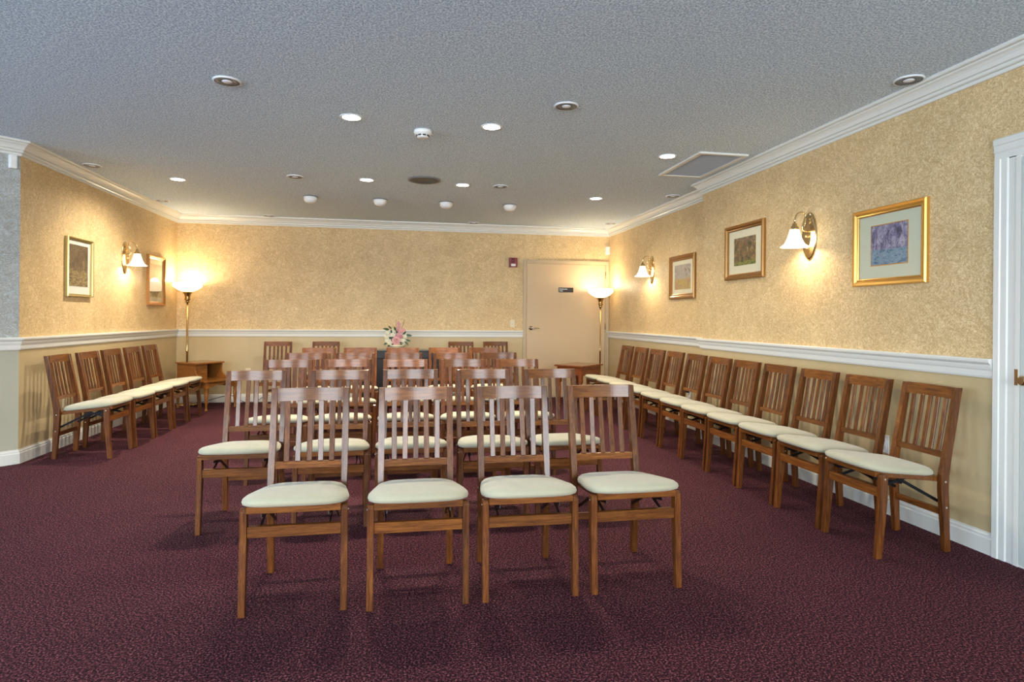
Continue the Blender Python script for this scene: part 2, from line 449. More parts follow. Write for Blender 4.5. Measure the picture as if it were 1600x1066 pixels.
for z in (.25, 1.05, 1.85): lathe(bm, [(.006, z), (.006, z + .1)], 10, (BX1 - f - .002, D - .024, 0))
loc(bm, C2); obj('hinge', bm, M['antique'], bl)

def text_obj(name, body, size, mtl, parent):
    cu = bpy.data.curves.new('t', 'FONT'); cu.body = body; cu.size = size; cu.extrude = .0004; cu.space_line = .95
    tmp = bpy.data.objects.new('t', cu); COL.objects.link(tmp)
    dg = bpy.context.evaluated_depsgraph_get(); me = bpy.data.meshes.new_from_object(tmp.evaluated_get(dg))
    bpy.data.objects.remove(tmp); me.name = name
    me.transform(Matrix.Rotation(PI / 2, 4, 'X'))
    me.materials.clear(); me.materials.append(mtl)
    o = bpy.data.objects.new(name, me); COL.objects.link(o); o.parent = parent
    return o
bm = BM(); box(bm, -.118, .118, -.004, 0, -.037, .037); bevel(bm, .0015, 1)
sg = obj('door_sign', bm, M['sign']); sg.location = (2.525, D - .0105, 1.66)
tag(sg, 'small black sign with white lettering on the beige back door', 'sign')
tx = text_obj('lettering', 'Employees\nOnly', .030, M['sign_text'], sg); tx.location = (-.108, -.0048, .006)

# ------------------------------------------------------------------ chairs
def make_chair():
    t = thing('folding_chair', '', 'chair')
    SL = -.119
    def zt(y): return .442 + SL * y
    # seat frame
    bm = BM()
    def rail_side(s):
        pts = [(s * .186, .012, zt(.012) - .026), (s * .186, .012, zt(.012)), (s * .150, .425, zt(.425)), (s * .150, .425, zt(.425) - .026)]
        prism(bm, pts, (-s * .022, 0, 0))
    rail_side(1); rail_side(-1)
    prism(bm, [(-.186, -.006, zt(0) - .028), (-.186, -.006, zt(0) + .001), (-.186, .018, zt(0)), (-.186, .018, zt(0) - .028)], (.372, 0, 0))
    prism(bm, [(-.1505, .404, zt(.41) - .024), (-.1505, .404, zt(.41)), (-.1505, .428, zt(.41)), (-.1505, .428, zt(.41) - .024)], (.301, 0, 0))
    bevel(bm, .002, 1); obj('seat_frame', bm, M['wood_x'], t)
    # cushion
    bm = BM(); yc, ly = .186, .222; n = 44; ne = 4.6
    def W(y): return .226 - .055 * max(0, (y - .0)) / .42
    rings = []
    for sc, dz in ((.93, .000), (.985, .006), (1.0, .016), (.985, .027), (.93, .037), (.82, .044), (.62, .050), (.36, .053)):
        ring = []
        for k in range(n):
            a = 2 * PI * k / n; c_, s_ = math.cos(a), math.sin(a)
            ux = math.copysign(abs(c_) ** (2 / ne), c_); uy = math.copysign(abs(s_) ** (2 / ne), s_)
            y = yc + uy * ly * sc; x = ux * sc * W(yc + uy * ly)
            if uy < 0: y -= .012 * (1 - ux * ux) * sc
            ring.append(bm.verts.new((x, y, zt(y) + .001 + dz)))
        rings.append(ring)
    ctr = bm.verts.new((0, yc, zt(yc) + .055))
    for a, b in zip(rings, rings[1:]):
        for k in range(n): bm.faces.new((a[k], a[(k + 1) % n], b[(k + 1) % n], b[k]))
    for k in range(n): bm.faces.new((rings[-1][k], rings[-1][(k + 1) % n], ctr))
    bm.faces.new(rings[0][::-1])
    for f_ in bm.faces: f_.smooth = True
    obj('seat', bm, M['fabric'], t)
    # front legs
    for s in (-1, 1):
        bm = BM(); x = s * .200
        prism(bm, [(x - .0135, -.017, 0), (x - .0135, .015, 0), (x - .0135, .045, .30), (x - .0135, .047, .425), (x - .0135, .038, .432), (x - .0135, .012, .432), (x - .0135, .004, .420), (x - .0135, .004, .30)], (.027, 0, 0))
        bevel(bm, .003, 2); lg = obj('leg', bm, M['wood_z'], t)
        bm = BM(); lathe(bm, [(.005, 0), (.005, s * .0025)], 10, (x + s * .0136, .028, .408), axis='x'); obj('bolt', bm, M['bolt'], lg)
    # rear legs running up into the back posts
    cl = [(0, .440, .034), (.20, .428, .040), (.33, .420, .046), (.41, .422, .047), (.52, .442, .040), (.70, .476, .036), (.868, .507, .034)]
    for s in (-1, 1):
        bm = BM(); x = s * .1675 - .0145
        front = [(x, y - w / 2, z) for z, y, w in cl]; back = [(x, y + w / 2, z) for z, y, w in cl][::-1]
        prism(bm, front + back, (.029, 0, 0)); bevel(bm, .003, 2)
        lg = obj('leg', bm, M['wood_z'], t)
        bm = BM()
        for y, z in ((.421, .372), (.427, .235)): lathe(bm, [(.0055, 0), (.0055, s * .0025)], 10, (s * .1821, y, z), axis='x')
        obj('bolt', bm, M['bolt'], lg)
    def yb(z):
        for (z0, y0, _), (z1, y1, _) in zip(cl, cl[1:]):
            if z0 <= z <= z1: return y0 + (y1 - y0) * (z - z0) / (z1 - z0)
        return cl[-1][1]
    def crossbar(name, z0, z1, th, curve, x=.1532, nseg=26, off=0.0, tl=.0022):
        bm = BM(); rows = []
        for i in range(nseg + 1):
            u = -1 + 2 * i / nseg; c = curve * (1 - u * u)
            rows.append([bm.verts.new((u * x, yb(z) + dy + c + off, z)) for z, dy in ((z0, -th / 2 + tl), (z1, -th / 2 - tl), (z1, th / 2 - tl), (z0, th / 2 + tl))])
        for a, b in zip(rows, rows[1:]):
            for j in range(4): bm.faces.new((a[j], a[(j + 1) % 4], b[(j + 1) % 4], b[j]))
        bm.faces.new(rows[0]); bm.faces.new(rows[-1][::-1])
        es = [e for e in bm.edges if e.is_manifold and e.calc_face_angle(0) > .8]
        bmesh.ops.bevel(bm, geom=es, offset=.002, segments=1, affect='EDGES')
        return obj(name, bm, M['wood_x'], t)
    crossbar('top_rail', .806, .868, .020, .013)
    crossbar('lower_rail', .492, .522, .020, .007)
    for i in range(5):
        x = (i - 2) * .0525; u = x / .1532; bm = BM(); tw = (.035, -.05, .02, .06, -.03)[i]
        c0, c1 = .007 * (1 - u * u), .013 * (1 - u * u); w = .0125; th = .0045
        a = (yb(.522) + c0, .522); m_ = (yb(.66) + (c0 + c1) / 2 + .002, .664); b = (yb(.806) + c1, .806)
        prism(bm, [(x - w, a[0] - th + .004, a[1]), (x - w, m_[0] - th, m_[1]), (x - w, b[0] - th - .004, b[1]), (x - w, b[0] + th - .004, b[1]), (x - w, m_[0] + th, m_[1]), (x - w, a[0] + th + .004, a[1])], (2 * w, 0, 0))
        bmesh.ops.rotate(bm, verts=bm.verts, cent=(x, .46, .66), matrix=Matrix.Rotation(tw, 3, 'Z')); bevel(bm, .0015, 1); obj('slat', bm, M['wood_z'], t)
    bm = BM(); box(bm, -.186, .186, .010, .034, .311, .357); bevel(bm, .002, 1); obj('front_stretcher', bm, M['wood_x'], t)
    bm = BM(); box(bm, -.1525, .1525, .421, .441, .188, .222); bevel(bm, .002, 1); obj('rear_stretcher', bm, M['wood_x'], t)
    for s in (-1, 1):
        bm = BM(); x = s * .142
        def bar(p, q, w=.008, tk=.004):
            p, q = Vector(p), Vector(q); d = (q - p).normalized(); nn = Vector((0, -d.z, d.y)) * w
            prism(bm, [p - nn, p + nn, q + nn, q - nn], (s * tk, 0, 0))
        bar((x, .412, .262), (x, .165, .392)); bar((x - s * .006, .048, .345), (x - s * .006, .215, .392)); bar((x - s * .010, .03, .395), (x - s * .010, .20, .365), .007)
        tube(bm, [(x, .412, .262), (s * .1535, .416, .262)], .004, 8)
        tube(bm, [(x - s * .006, .05, .347), (s * .187, .04, .347)], .004, 8)
        obj('folding_brace', bm, M['black_metal'], t, 'black steel folding brace')
    return t

chair0 = make_chair(); used = [False]
def place_chair(x, y, rz, label, group):
    """x,y: centre of the top rail; rz: rotation (0 = facing the camera, -Y)"""
    d = Vector((0, .507, 0)); d.rotate(Matrix.Rotation(rz, 3, 'Z'))
    lo = (x - d.x, y - d.y, 0)
    if not used[0]:
        used[0] = True; chair0.location = lo; chair0.rotation_euler = (0, 0, rz); chair0['label'] = label; chair0['group'] = group
        return chair0
    return dup(chair0, lo, rz, label, group)
R = math.radians
ordn = ['leftmost', 'second from the left', 'middle', 'second from the right', 'rightmost']
o4 = ['leftmost', 'second from the left', 'second from the right', 'rightmost']
for i, (x, y, a) in enumerate([(-.426, 3.168, .6), (.083, 3.142, .4), (.572, 3.140, -.1), (1.048, 3.142, 1.1)]):
    place_chair(x, y, R(a), 'wooden slat-back chair with cream seat, %s chair of the front row' % o4[i], 'chairs in the front row')
rows = [('second row', [(-.898, 4.199, .5), (-.382, 4.20, -.3), (.075, 4.213, .2), (.560, 4.187, .8), (1.027, 4.182, 1)]),
        ('third row', [(-.874, 5.218, -.6), (-.419, 5.255, 0), (.050, 5.224, .4), (.524, 5.205, .2), (.988, 5.192, .4)]),
        ('fourth row', [(-.881, 6.179, -.5), (-.419, 6.184, 0), (.039, 6.183, .3), (.510, 6.178, 0), (.990, 6.205, .8)]),
        ('fifth row', [(-.880, 7.175, .4), (-.436, 7.22, 0), (.036, 7.203, -.2), (.516, 7.225, .3), (.992, 7.250, .5)])]
for rn, L_ in rows:
    for i, (x, y, a) in enumerate(L_):
        place_chair(x, y, R(a), 'wooden slat-back chair with cream seat, %s chair of the %s' % (ordn[i], rn), 'chairs in the %s' % rn)
for x, y, a, tx_ in [(-1.643, 8.943, 1, 'against the back wall, nearer the left end table'), (-1.011, 8.98, .5, 'against the back wall, just left of the black console'),
                     (.878, 8.999, -.5, 'against the back wall, just right of the black console'), (1.394, 9.04, .5, 'against the back wall, nearest the beige door')]:
    place_chair(x, y, R(a), 'slat-back wooden chair ' + tx_, 'chairs against the back wall')
RY = [7.720, 7.250, 6.770, 6.290, 5.800, 5.325, 4.865, 4.400, 3.930, 3.460, 2.988]
RX = [2.957, 2.960, 2.960, 2.960, 2.957, 2.952, 2.946, 2.944, 2.942, 2.938, 2.933]
cnt = ['first', 'second', 'third', 'fourth', 'fifth', 'sixth', 'seventh', 'eighth', 'ninth', 'tenth', 'last']
for i, (x, y) in enumerate(zip(RX, RY)):
    k = 10 - i
    tx_ = 'nearest the white door' if k == 0 else ('last one, beside the right end table' if k == 10 else cnt[k] + ' one counting from the white door')
    place_chair(x, y, R(-90 + [.4, .6, .9, .8, .6, .8, 1.0, 1.2, 1.1, .9, 0][i]), 'wooden chair lined along the right wall, ' + tx_, 'chairs along the right wall')
LY = [5.965, 6.43, 6.91, 7.39, 7.88]; LX = [-2.912, -2.892, -2.892, -2.886, -2.889]
lt = ['nearest the camera, at the outer corner', 'second from the camera', 'in the middle of five, below the wall light', 'fourth from the camera', 'farthest one, beside the oak end table']
for i, (x, y) in enumerate(zip(LX, LY)):
    place_chair(x, y, R(90 + [-.7, -1.2, -1.2, 0, -.6][i]), 'wooden chair along the left wall, ' + lt[i], 'chairs along the left wall')

# ------------------------------------------------------------------ end tables
def turned_leg(bm, x, y, h):
    lathe(bm, [(.014, 0), (.020, .006), (.018, .018), (.011, .03), (.014, .07), (.021, .15), (.024, h * .62), (.017, h * .66), (.026, h * .69), (.017, h * .72), (.022, h * .75), (.022, h * .77)], 16, (x, y, 0))
    box(bm, x - .024, x + .024, y - .024, y + .024, h * .77, h)
# oak step table: local x = width axis b, local y = depth toward the corner a
tb = thing('step_end_table', 'oak step end table with shelf tier and turned legs in the left back corner', 'table', (-2.40, 8.36, 0), math.atan2(.8, .6))
TW, TD = .50, .64
bm = BM(); pts = [(-.01, .03, .365), (.02, 0, .365), (TW - .02, 0, .365), (TW + .01, .03, .365), (TW + .01, TD, .365), (-.01, TD, .365)]
prism(bm, pts, (0, 0, .022)); bevel(bm, .004, 2); obj('lower_top', bm, M['table_oak'], tb)
bm = BM(); za = .255
ap = [(.055, 0, .365), (TW - .055, 0, .365), (TW - .055, 0, .30)] + [(TW - .055 - (TW - .11) * i / 16, 0, .30 + .035 * math.sin(PI * i / 16) - .018 * math.sin(3 * PI * i / 16) ** 2) for i in range(1, 16)] + [(.055, 0, .30)]
prism(bm, [(x, .035, z) for x, y, z in ap], (0, .018, 0))
box(bm, .030, .048, .06, TD - .06, .285, .365); box(bm, TW - .048, TW - .030, .06, TD - .06, .285, .365); box(bm, .05, TW - .05, TD - .055, TD - .037, .285, .365)
obj('apron', bm, M['table_oak'], tb)
for x, y in ((.035, .04), (TW - .035, .04), (.035, TD - .05), (TW - .035, TD - .05)):
    bm = BM(); turned_leg(bm, x, y, .365); obj('leg', bm, M['table_oak'], tb)
ux0, ux1, uy0, uy1 = .045, .455, .27, TD
bm = BM(); prism(bm, [(ux0 - .015, uy0 - .02, .585), (ux1 + .015, uy0 - .02, .585), (ux1 + .015, uy1, .585), (ux0 - .015, uy1, .585)], (0, 0, .020)); bevel(bm, .004, 2); obj('upper_top', bm, M['table_oak'], tb)
for x in (ux0, ux1 - .018):
    bm = BM(); prof = [(x, uy1 - .01, .387), (x, uy1 - .01, .585), (x, uy0, .585)] + [(x, uy0 - .09 * (i / 8) ** 3.2 + .012 * math.sin(PI * i / 8), .57 - .165 * i / 8) for i in range(9)] + [(x, uy0 - .10, .387)]
    prism(bm, prof, (.018, 0, 0)); obj('side_panel', bm, M['table_oak'], tb)
bm = BM(); box(bm, ux0 + .018, ux1 - .018, uy1 - .03, uy1 - .012, .387, .585); obj('back_panel', bm, M['table_oak'], tb)
bm = BM(); box(bm, ux0 + .018, ux0 + .20, uy0 + .03, uy1 - .03, .387, .585); obj('drawer', bm, M['table_oak'], tb)

# cherry end table near the beige door
tb = thing('end_table', 'reddish-brown end table with deep apron in front of the beige door', 'table', (2.45, 8.12, 0), math.atan2(.69, .72))
TW, TD = .59, .43
bm = BM(); prism(bm, [(-.01, -.01, .550), (TW + .01, -.01, .550), (TW + .01, TD + .01, .550), (-.01, TD + .01, .550)], (0, 0, .022)); bevel(bm, .004, 2); obj('table_top', bm, M['table_cherry'], tb)
bm = BM(); box(bm, .02, TW - .02, .02, TD - .02, .43, .550); obj('apron', bm, M['table_cherry'], tb)
bm = BM(); box(bm, .011, .0195, .07, TD - .07, .44, .535); bevel(bm, .003, 1); dr = obj('drawer', bm, M['table_cherry'], tb)
bm = BM(); lathe(bm, [(.006, 0), (.006, -.012), (.013, -.018), (.010, -.026)], 14, (.011, TD / 2, .488), axis='x'); obj('knob', bm, M['antique'], dr)
for x, y in ((.045, .045), (TW - .045, .045), (.045, TD - .045), (TW - .045, TD - .045)):
    bm = BM(); turned_leg(bm, x, y, .43); obj('leg', bm, M['table_cherry'], tb)

# black console with flowers
cx0, cx1, cy0, cy1 = -.56, .62, 8.60, 9.04
tb = thing('console_table', 'low black console behind the fifth row, holding the flower bowl', 'table', ((cx0 + cx1) / 2, (cy0 + cy1) / 2, 0))
w2, d2 = (cx1 - cx0) / 2, (cy1 - cy0) / 2
bm = BM(); box(bm, -w2, w2, -d2, d2, .745, .765); bevel(bm, .003, 1); obj('table_top', bm, M['console_top'], tb)
bm = BM(); box(bm, -w2 + .02, w2 - .02, -d2 + .02, d2 - .02, .66, .745); obj('apron', bm, M['console_apron'], tb)
bm = BM(); box(bm, -w2 + .04, w2 - .04, -d2 + .05, d2 - .03, .06, .66); obj('cabinet_body', bm, M['console'], tb)
bm = BM(); box(bm, -w2 + .06, w2 - .06, -d2 + .08, d2 - .05, 0, .06); obj('plinth', bm, M['console'], tb)
for s in (-1, 1):
    bm = BM(); xx = sorted((s * .008, s * (w2 - .05))); box(bm, xx[0], xx[1], -d2 + .038, -d2 + .0495, .08, .645); bevel(bm, .002, 1); dd = obj('door', bm, M['console'], tb)
    bm = BM(); lathe(bm, [(.006, 0), (.006, -.010), (.011, -.016)], 12, (s * .04, -d2 + .038, .40), axis='y'); obj('knob', bm, M['antique'], dd)

fl = thing('flower_arrangement', 'pink and cream flower arrangement in a cream bowl on the black console', 'flowers', (-.035, 8.80, .765))
bm = BM(); lathe(bm, [(.05, 0), (.06, .004), (.085, .025), (.105, .055), (.112, .068), (.104, .066), (.08, .05)], 28); obj('bowl', bm, M['bowl'], fl)
def bloom(bm, c, r, layers=3, pet=7, tilt=(0, -1, .4)):
    c = Vector(c); ax = Vector(tilt).normalized(); q = Vector((0, 0, 1)).rotation_difference(ax)
    for l in range(layers):
        f = 1 - l / (layers + .3); k = pet - l
        for i in range(k):
            a = 2 * PI * (i + l * .5) / k + random.uniform(-.15, .15); rr = r * f; ww = rr * math.sin(PI / k) * 1.25
            lift = r * (.10 + .42 * l / layers)
            base_ = Vector((0, 0, 0)); d = Vector((math.cos(a), math.sin(a), 0)); s_ = Vector((-d.y, d.x, 0))
            P = [d * rr * .1 - s_ * ww * .3, d * rr * .1 + s_ * ww * .3, d * rr * .65 + s_ * ww + Vector((0, 0, lift)), d * rr + s_ * ww * .5 + Vector((0, 0, lift * 1.15)), d * rr - s_ * ww * .5 + Vector((0, 0, lift * 1.15)), d * rr * .65 - s_ * ww + Vector((0, 0, lift))]
            top = [bm.verts.new(c + q @ p) for p in P]; bot = [bm.verts.new(c + q @ (p - Vector((0, 0, .0015)))) for p in P]
            bm.faces.new(top); bm.faces.new(bot[::-1])
            for j in range(6): bm.faces.new((top[j], bot[j], bot[(j + 1) % 6], top[(j + 1) % 6]))
    lathe(bm, [(r * .12, -.2 * r), (r * .2, 0), (r * .14, r * .25)], 8, c)
bm = BM(); bloom(bm, (-.012, -.075, .125), .062, 4, 9, (0, -1, .25)); obj('flower', bm, M['petal_pink'], fl, 'large pink carnation bloom')
fl_spots = [(-.125, -.03, .13, .05, 'c'), (-.145, -.02, .185, .038, 'c'), (-.10, -.05, .095, .038, 'c'), (-.13, -.03, .24, .034, 'c'), (-.065, -.045, .205, .036, 'c'),
            (-.05, -.02, .265, .034, 'c'), (.075, -.05, .13, .040, 'c'), (.105, -.04, .185, .036, 'c'), (.12, -.02, .14, .034, 'c'), (.085, -.03, .10, .034, 'c'),
            (.025, -.04, .215, .042, 'p'), (.055, -.035, .255, .042, 'p'), (.09, -.02, .27, .036, 'p'), (.01, -.02, .255, .034, 'r'), (.02, -.015, .31, .036, 'p'), (.03, -.01, .345, .032, 'p'), (.015, -.01, .375, .026, 'p'),
            (.0, -.045, .185, .034, 'r'), (.05, -.05, .185, .034, 'r')]
for x, y, z, r, k in fl_spots:
    bm = BM(); bloom(bm, (x, y, z), r * .84, 2, 6, (x * 2, -1, .5)); obj('flower', bm, {'c': M['petal_cream'], 'p': M['petal_pink'], 'r': M['petal_rose']}[k], fl)
for pts in ([(0, 0, .03), (.02, 0, .2), (.02, 0, .40)], [(.01, 0, .03), (.05, 0, .25), (.10, -.01, .42)], [(.03, 0, .1), (.06, -.01, .30), (.09, -.02, .37)], [(0, 0, .03), (-.02, 0, .3), (-.015, 0, .42)],
            [(0, 0, .03), (-.08, -.02, .2), (-.12, -.03, .25)], [(0, 0, .05), (.10, -.02, .15), (.15, -.03, .21)], [(0, 0, .04), (-.07, -.03, .12), (-.13, -.03, .14)]):
    bm = BM(); tube(bm, bez(pts[0], pts[1], pts[1], pts[2], 6), .0028, 6); obj('stem', bm, M['stem'], fl)
for x, z, a, l in ((-.15, .285, 2.9, .10), (-.10, .31, 2.4, .07), (.16, .20, -.1, .10), (.15, .13, -.3, .09), (.13, .09, -.9, .08), (-.15, .09, 3.8, .09), (-.03, .29, 2.0, .08), (-.06, .16, 2.8, .09), (.05, .10, -.5, .08), (-.11, .06, 4.1, .08), (.06, .16, .5, .07), (-.05, .08, 3.6, .07), (-.02, .17, 1.2, .09), (-.09, .15, 2.2, .08), (.03, .12, -1.1, .09), (.10, .23, .8, .08), (-.08, .25, 1.7, .07), (.07, .06, -.4, .08), (0, .23, 1.9, .08)):
    bm = BM(); d = Vector((math.cos(a), -.25, math.sin(a))).normalized(); s_ = Vector((-d.z, 0, d.x)); c = Vector((x, -.035, z)) - d * l * .5
    P = [c, c + d * l * .35 + s_ * l * .19, c + d * l * .75 + s_ * l * .13, c + d * l, c + d * l * .75 - s_ * l * .13, c + d * l * .35 - s_ * l * .19]
    prism(bm, P, (0, .002, 0)); obj('leaf', bm, M['leaf'], fl)

# ------------------------------------------------------------------ floor lamps
def floor_lamp(x, y, rr, label, zrim=1.665):
    t = thing('floor_lamp', label, 'lamp', (x, y, 0), 0, 'brass floor lamps')
    bm = BM(); lathe(bm, [(.13, 0), (.13, .012), (.12, .022), (.07, .032), (.03, .045), (.018, .065)], 32); obj('base', bm, M['brass'], t)
    bm = BM(); lathe(bm, [(.0125, .065), (.0125, .72), (.017, .725), (.017, .745), (.0125, .75), (.0125, 1.385)], 20); obj('pole', bm, M['brass'], t)
    bm = BM(); lathe(bm, [(.014, 1.385), (.026, 1.395), (.026, 1.408), (.020, 1.414), (.034, 1.425), (.038, 1.440), (.030, 1.452), (.034, 1.48), (.042, 1.505), (.060, 1.528), (.062, 1.536), (.02, 1.537)], 28)
    obj('urn_fitter', bm, M['antique'], t, 'dark antique brass urn fitter')
    z0 = 1.538; zz = zrim - z0
    pr = [(.045, z0), (.07, z0 + .004), (rr * .66, z0 + zz * .22), (rr * .93, z0 + zz * .50), (rr, z0 + zz * .68), (rr * .975, z0 + zz * .84), (rr * .90, z0 + zz * .95), (rr * .80, zrim), (rr * .78, zrim - .003), (rr * .95, z0 + zz * .72), (rr * .86, z0 + zz * .52), (rr * .6, z0 + zz * .3), (.05, z0 + .012)]
    bm = BM(); lathe(bm, pr, 40); obj('lamp_shade', bm, M['bowl_on'], t, 'glowing frosted glass bowl')
    return (x, y, zrim)
LL = [floor_lamp(-2.835, 9.03, .186, 'torchiere floor lamp with glass bowl in the left back corner, behind the oak step table'),
      floor_lamp(2.975, 8.93, .190, 'torchiere floor lamp with glass bowl in front of the beige door', 1.675)]
# loose cord by the left lamp
bm = BM()
pts = bez((-2.80, 9.18, .012), (-2.6, 9.2, .01), (-2.5, 8.95, .10), (-2.35, 9.15, .11), 12) + bez((-2.35, 9.15, .11), (-2.2, 9.2, .11), (-2.2, 9.1, .01), (-2.05, 9.12, .008), 12)[1:] + bez((-2.05, 9.12, .008), (-1.9, 9.15, .008), (-1.95, 9.22, .09), (-1.80, 9.235, .10), 10)[1:]
tube(bm, pts, .004, 8); tag(obj('lamp_cord', bm, M['cord']), 'thin black cord looping on the carpet beside the oak step table', 'cord')

# ------------------------------------------------------------------ wall sconces (local +x away from wall)
def sconce(x, y, z, rz, label):
    t = thing('wall_light', label, 'lamp', (x, y, z), rz, 'brass wall lights')
    bm = BM(); lathe(bm, [(.082, 0), (.082, .008), (.074, .014), (.070, .012), (.062, .020), (.056, .018), (.048, .026), (.040, .024), (.006, .026)], 40, axis='x', sx=1, sy=2.2)
    obj('back_plate', bm, M['brass'], t)
    bm = BM(); lathe(bm, [(.010, .026), (.012, .034), (.006, .042)], 14, (0, 0, 0), axis='x'); obj('finial', bm, M['brass'], t)
    bm = BM()
    pts = bez((.025, 0, .035), (.06, 0, .03), (.075, 0, .06), (.058, 0, .10), 8) + bez((.058, 0, .10), (.045, 0, .135), (.03, 0, .15), (.045, 0, .165), 6)[1:] + bez((.045, 0, .165), (.065, 0, .19), (.115, 0, .185), (.128, 0, .12), 10)[1:] + [Vector((.13, 0, .085))]
    tube(bm, pts, .0055, 10); obj('arm', bm, M['brass'], t)
    bm = BM(); lathe(bm, [(.010, .095), (.016, .090), (.018, .075), (.026, .068), (.030, .050), (.034, .044)], 20, (.13, 0, 0)); obj('socket_cup', bm, M['brass'], t)
    bm = BM(); lathe(bm, [(.030, .046), (.034, .040), (.040, .015), (.052, -.025), (.072, -.065), (.100, -.085), (.097, -.087), (.068, -.068), (.048, -.025), (.036, .015), (.030, .038)], 36, (.13, 0, 0), cap=False)
    obj('lamp_shade', bm, M['shade_on'], t, 'glowing white glass bell shade')
    v = Vector((.13, 0, -.035)); v.rotate(Matrix.Rotation(rz, 3, 'Z'))
    return (x + v.x, y + v.y, z + v.z)
SC = [sconce(XR2, 4.21, 1.86, PI, 'lit brass wall light between the two pictures nearest the white door'),
      sconce(XR1, 7.585, 1.86, PI, 'lit brass wall light in the right alcove near the beige door'),
      sconce(XL, 7.615, 1.86, 0, 'lit brass wall light on the left wall between two pictures')]

# ------------------------------------------------------------------ pictures (local x along wall, -y into the room)
def picture(name, w, h, fw, mats_, x, y, z, rz, label, depth=.030, mw=.08, pic=None, mh=None, frame=M['frame_gold'], inner=None):
    t = thing('framed_picture', label, 'picture', (x, y, z), rz, 'framed pictures')
    bm = BM()
    prof = [(0, 0), (0, -depth * .7), (fw * .15, -depth), (fw * .45, -depth * .92), (fw * .7, -depth * .55), (fw * .85, -depth * .6), (fw, -depth * .45), (fw, 0)]
    cs = [(-w / 2, -h / 2, 1, 1), (w / 2, -h / 2, -1, 1), (w / 2, h / 2, -1, -1), (-w / 2, h / 2, 1, -1)]
    rings = [[bm.verts.new((cx + sx * o, d, cz + sz * o)) for o, d in prof] for cx, cz, sx, sz in cs]
    k = len(prof)
    for i in range(4):
        a, b = rings[i], rings[(i + 1) % 4]
        for j in range(k - 1): bm.faces.new((a[j], a[j + 1], b[j + 1], b[j]))
        bm.faces.new((a[k - 1], a[0], b[0], b[k - 1]))
    obj('picture_frame', bm, frame, t)
    iw, ih = w - 2 * fw, h - 2 * fw; mh = mh or (mw, mw)
    bm = BM(); box(bm, -iw / 2, iw / 2, -.006, -.001, -ih / 2, ih / 2); obj('mat_board', bm, mats_, t)
    pz0, pz1 = -ih / 2 + mh[0], ih / 2 - mh[1]; zc = (pz0 + pz1) / 2
    bm = BM(); pw = iw / 2 - mw
    if inner:
        b2 = BM(); e = .006; box(b2, -pw - e, pw + e, -.0072, -.006, pz0 - e - zc, pz1 + e - zc); o2 = obj('inner_border', b2, inner, t); o2.location = (0, 0, zc)
    box(bm, -pw, pw, -.0085, -.0073 if inner else -.006, pz0 - zc, pz1 - zc); o = obj('print', bm, pic, t); o.location = (0, 0, zc)
    bm = BM(); box(bm, -iw / 2, iw / 2, -.0112, -.0105, -ih / 2, ih / 2); obj('glass', bm, M['glass'], t)
P1 = artwork('print_violet_blue', [(.045, .04, .055), (.10, .085, .15), (.24, .21, .33), (.46, .43, .50), (.13, .115, .19)], [(.05, .09, .14), (.10, .20, .30), (.26, .38, .42), (.16, .17, .30), (.38, .38, .22)], -.03, .03, 24, (1.3, 1, .7), (1, 1, 2.2))
P2 = artwork('print_woodland', [(.02, .03, .01), (.07, .08, .03), (.20, .10, .05), (.32, .20, .05), (.36, .44, .40)], [(.03, .05, .01), (.10, .14, .02), (.34, .27, .06), (.12, .15, .03)], -.09, .06, 22, (1.3, 1, 1), (1, 1, 2.2))
P3 = artwork('print_garden', [(.13, .11, .09), (.32, .26, .20), (.50, .42, .38), (.24, .22, .10), (.44, .42, .46)], [(.30, .24, .05), (.52, .38, .08), (.36, .18, .14), (.55, .40, .30)], -.02, .07, 24, (1.3, 1, .7), (1, 1, 1.3))
P4 = artwork('print_sepia_dark', [(.035, .020, .010), (.075, .045, .022), (.13, .085, .035), (.30, .23, .10)], [(.03, .018, .009), (.14, .09, .035), (.34, .26, .11), (.06, .035, .018)], -.04, .08, 16, (1, 1, .8), (1, 1, 3))
P5 = artwork('print_sepia_pale', [(.38, .28, .16), (.46, .35, .22), (.52, .42, .28)], [(.30, .22, .10), (.48, .38, .20), (.56, .47, .30)], -.05, .05, 8, (1, 1, 1), (1, 1, 2))
picture('a', .60, .505, .048, M['mat_board'], XR2, 3.432, 1.703, -PI / 2, 'gold framed picture with blue and violet print, nearest the white door', mw=.105, mh=(.085, .07), pic=P1, frame=M['frame_gold'], inner=M['frame_gold'])
picture('b', .635, .50, .052, M['mat_cream'], XR2, 5.10, 1.840, -PI / 2, 'bronze framed picture of brown and green woodland right of the alcove', mw=.09, mh=(.075, .07), pic=P2, frame=M['frame_bronze'])
picture('c', .65, .51, .062, M['mat_cream'], XR1, 6.69, 1.713, -PI / 2, 'bronze framed picture with yellow and pink print in the right alcove', mw=.06, mh=(.05, .05), pic=P3, frame=M['frame_bronze'])
picture('d', .485, .56, .026, M['mat_white'], XL, 6.595, 1.668, PI / 2, 'narrow gold framed dark sepia picture on left wall, nearest the camera', mw=.045, mh=(.075, .04), pic=P4, frame=M['frame_thin'], depth=.035)
picture('e', .54, .625, .045, M['mat_cream'], XL, 8.495, 1.652, PI / 2, 'copper framed pale picture on left wall beside the floor lamp', mw=.04, mh=(.06, .06), pic=P5, frame=M['frame_copper'], depth=.035)

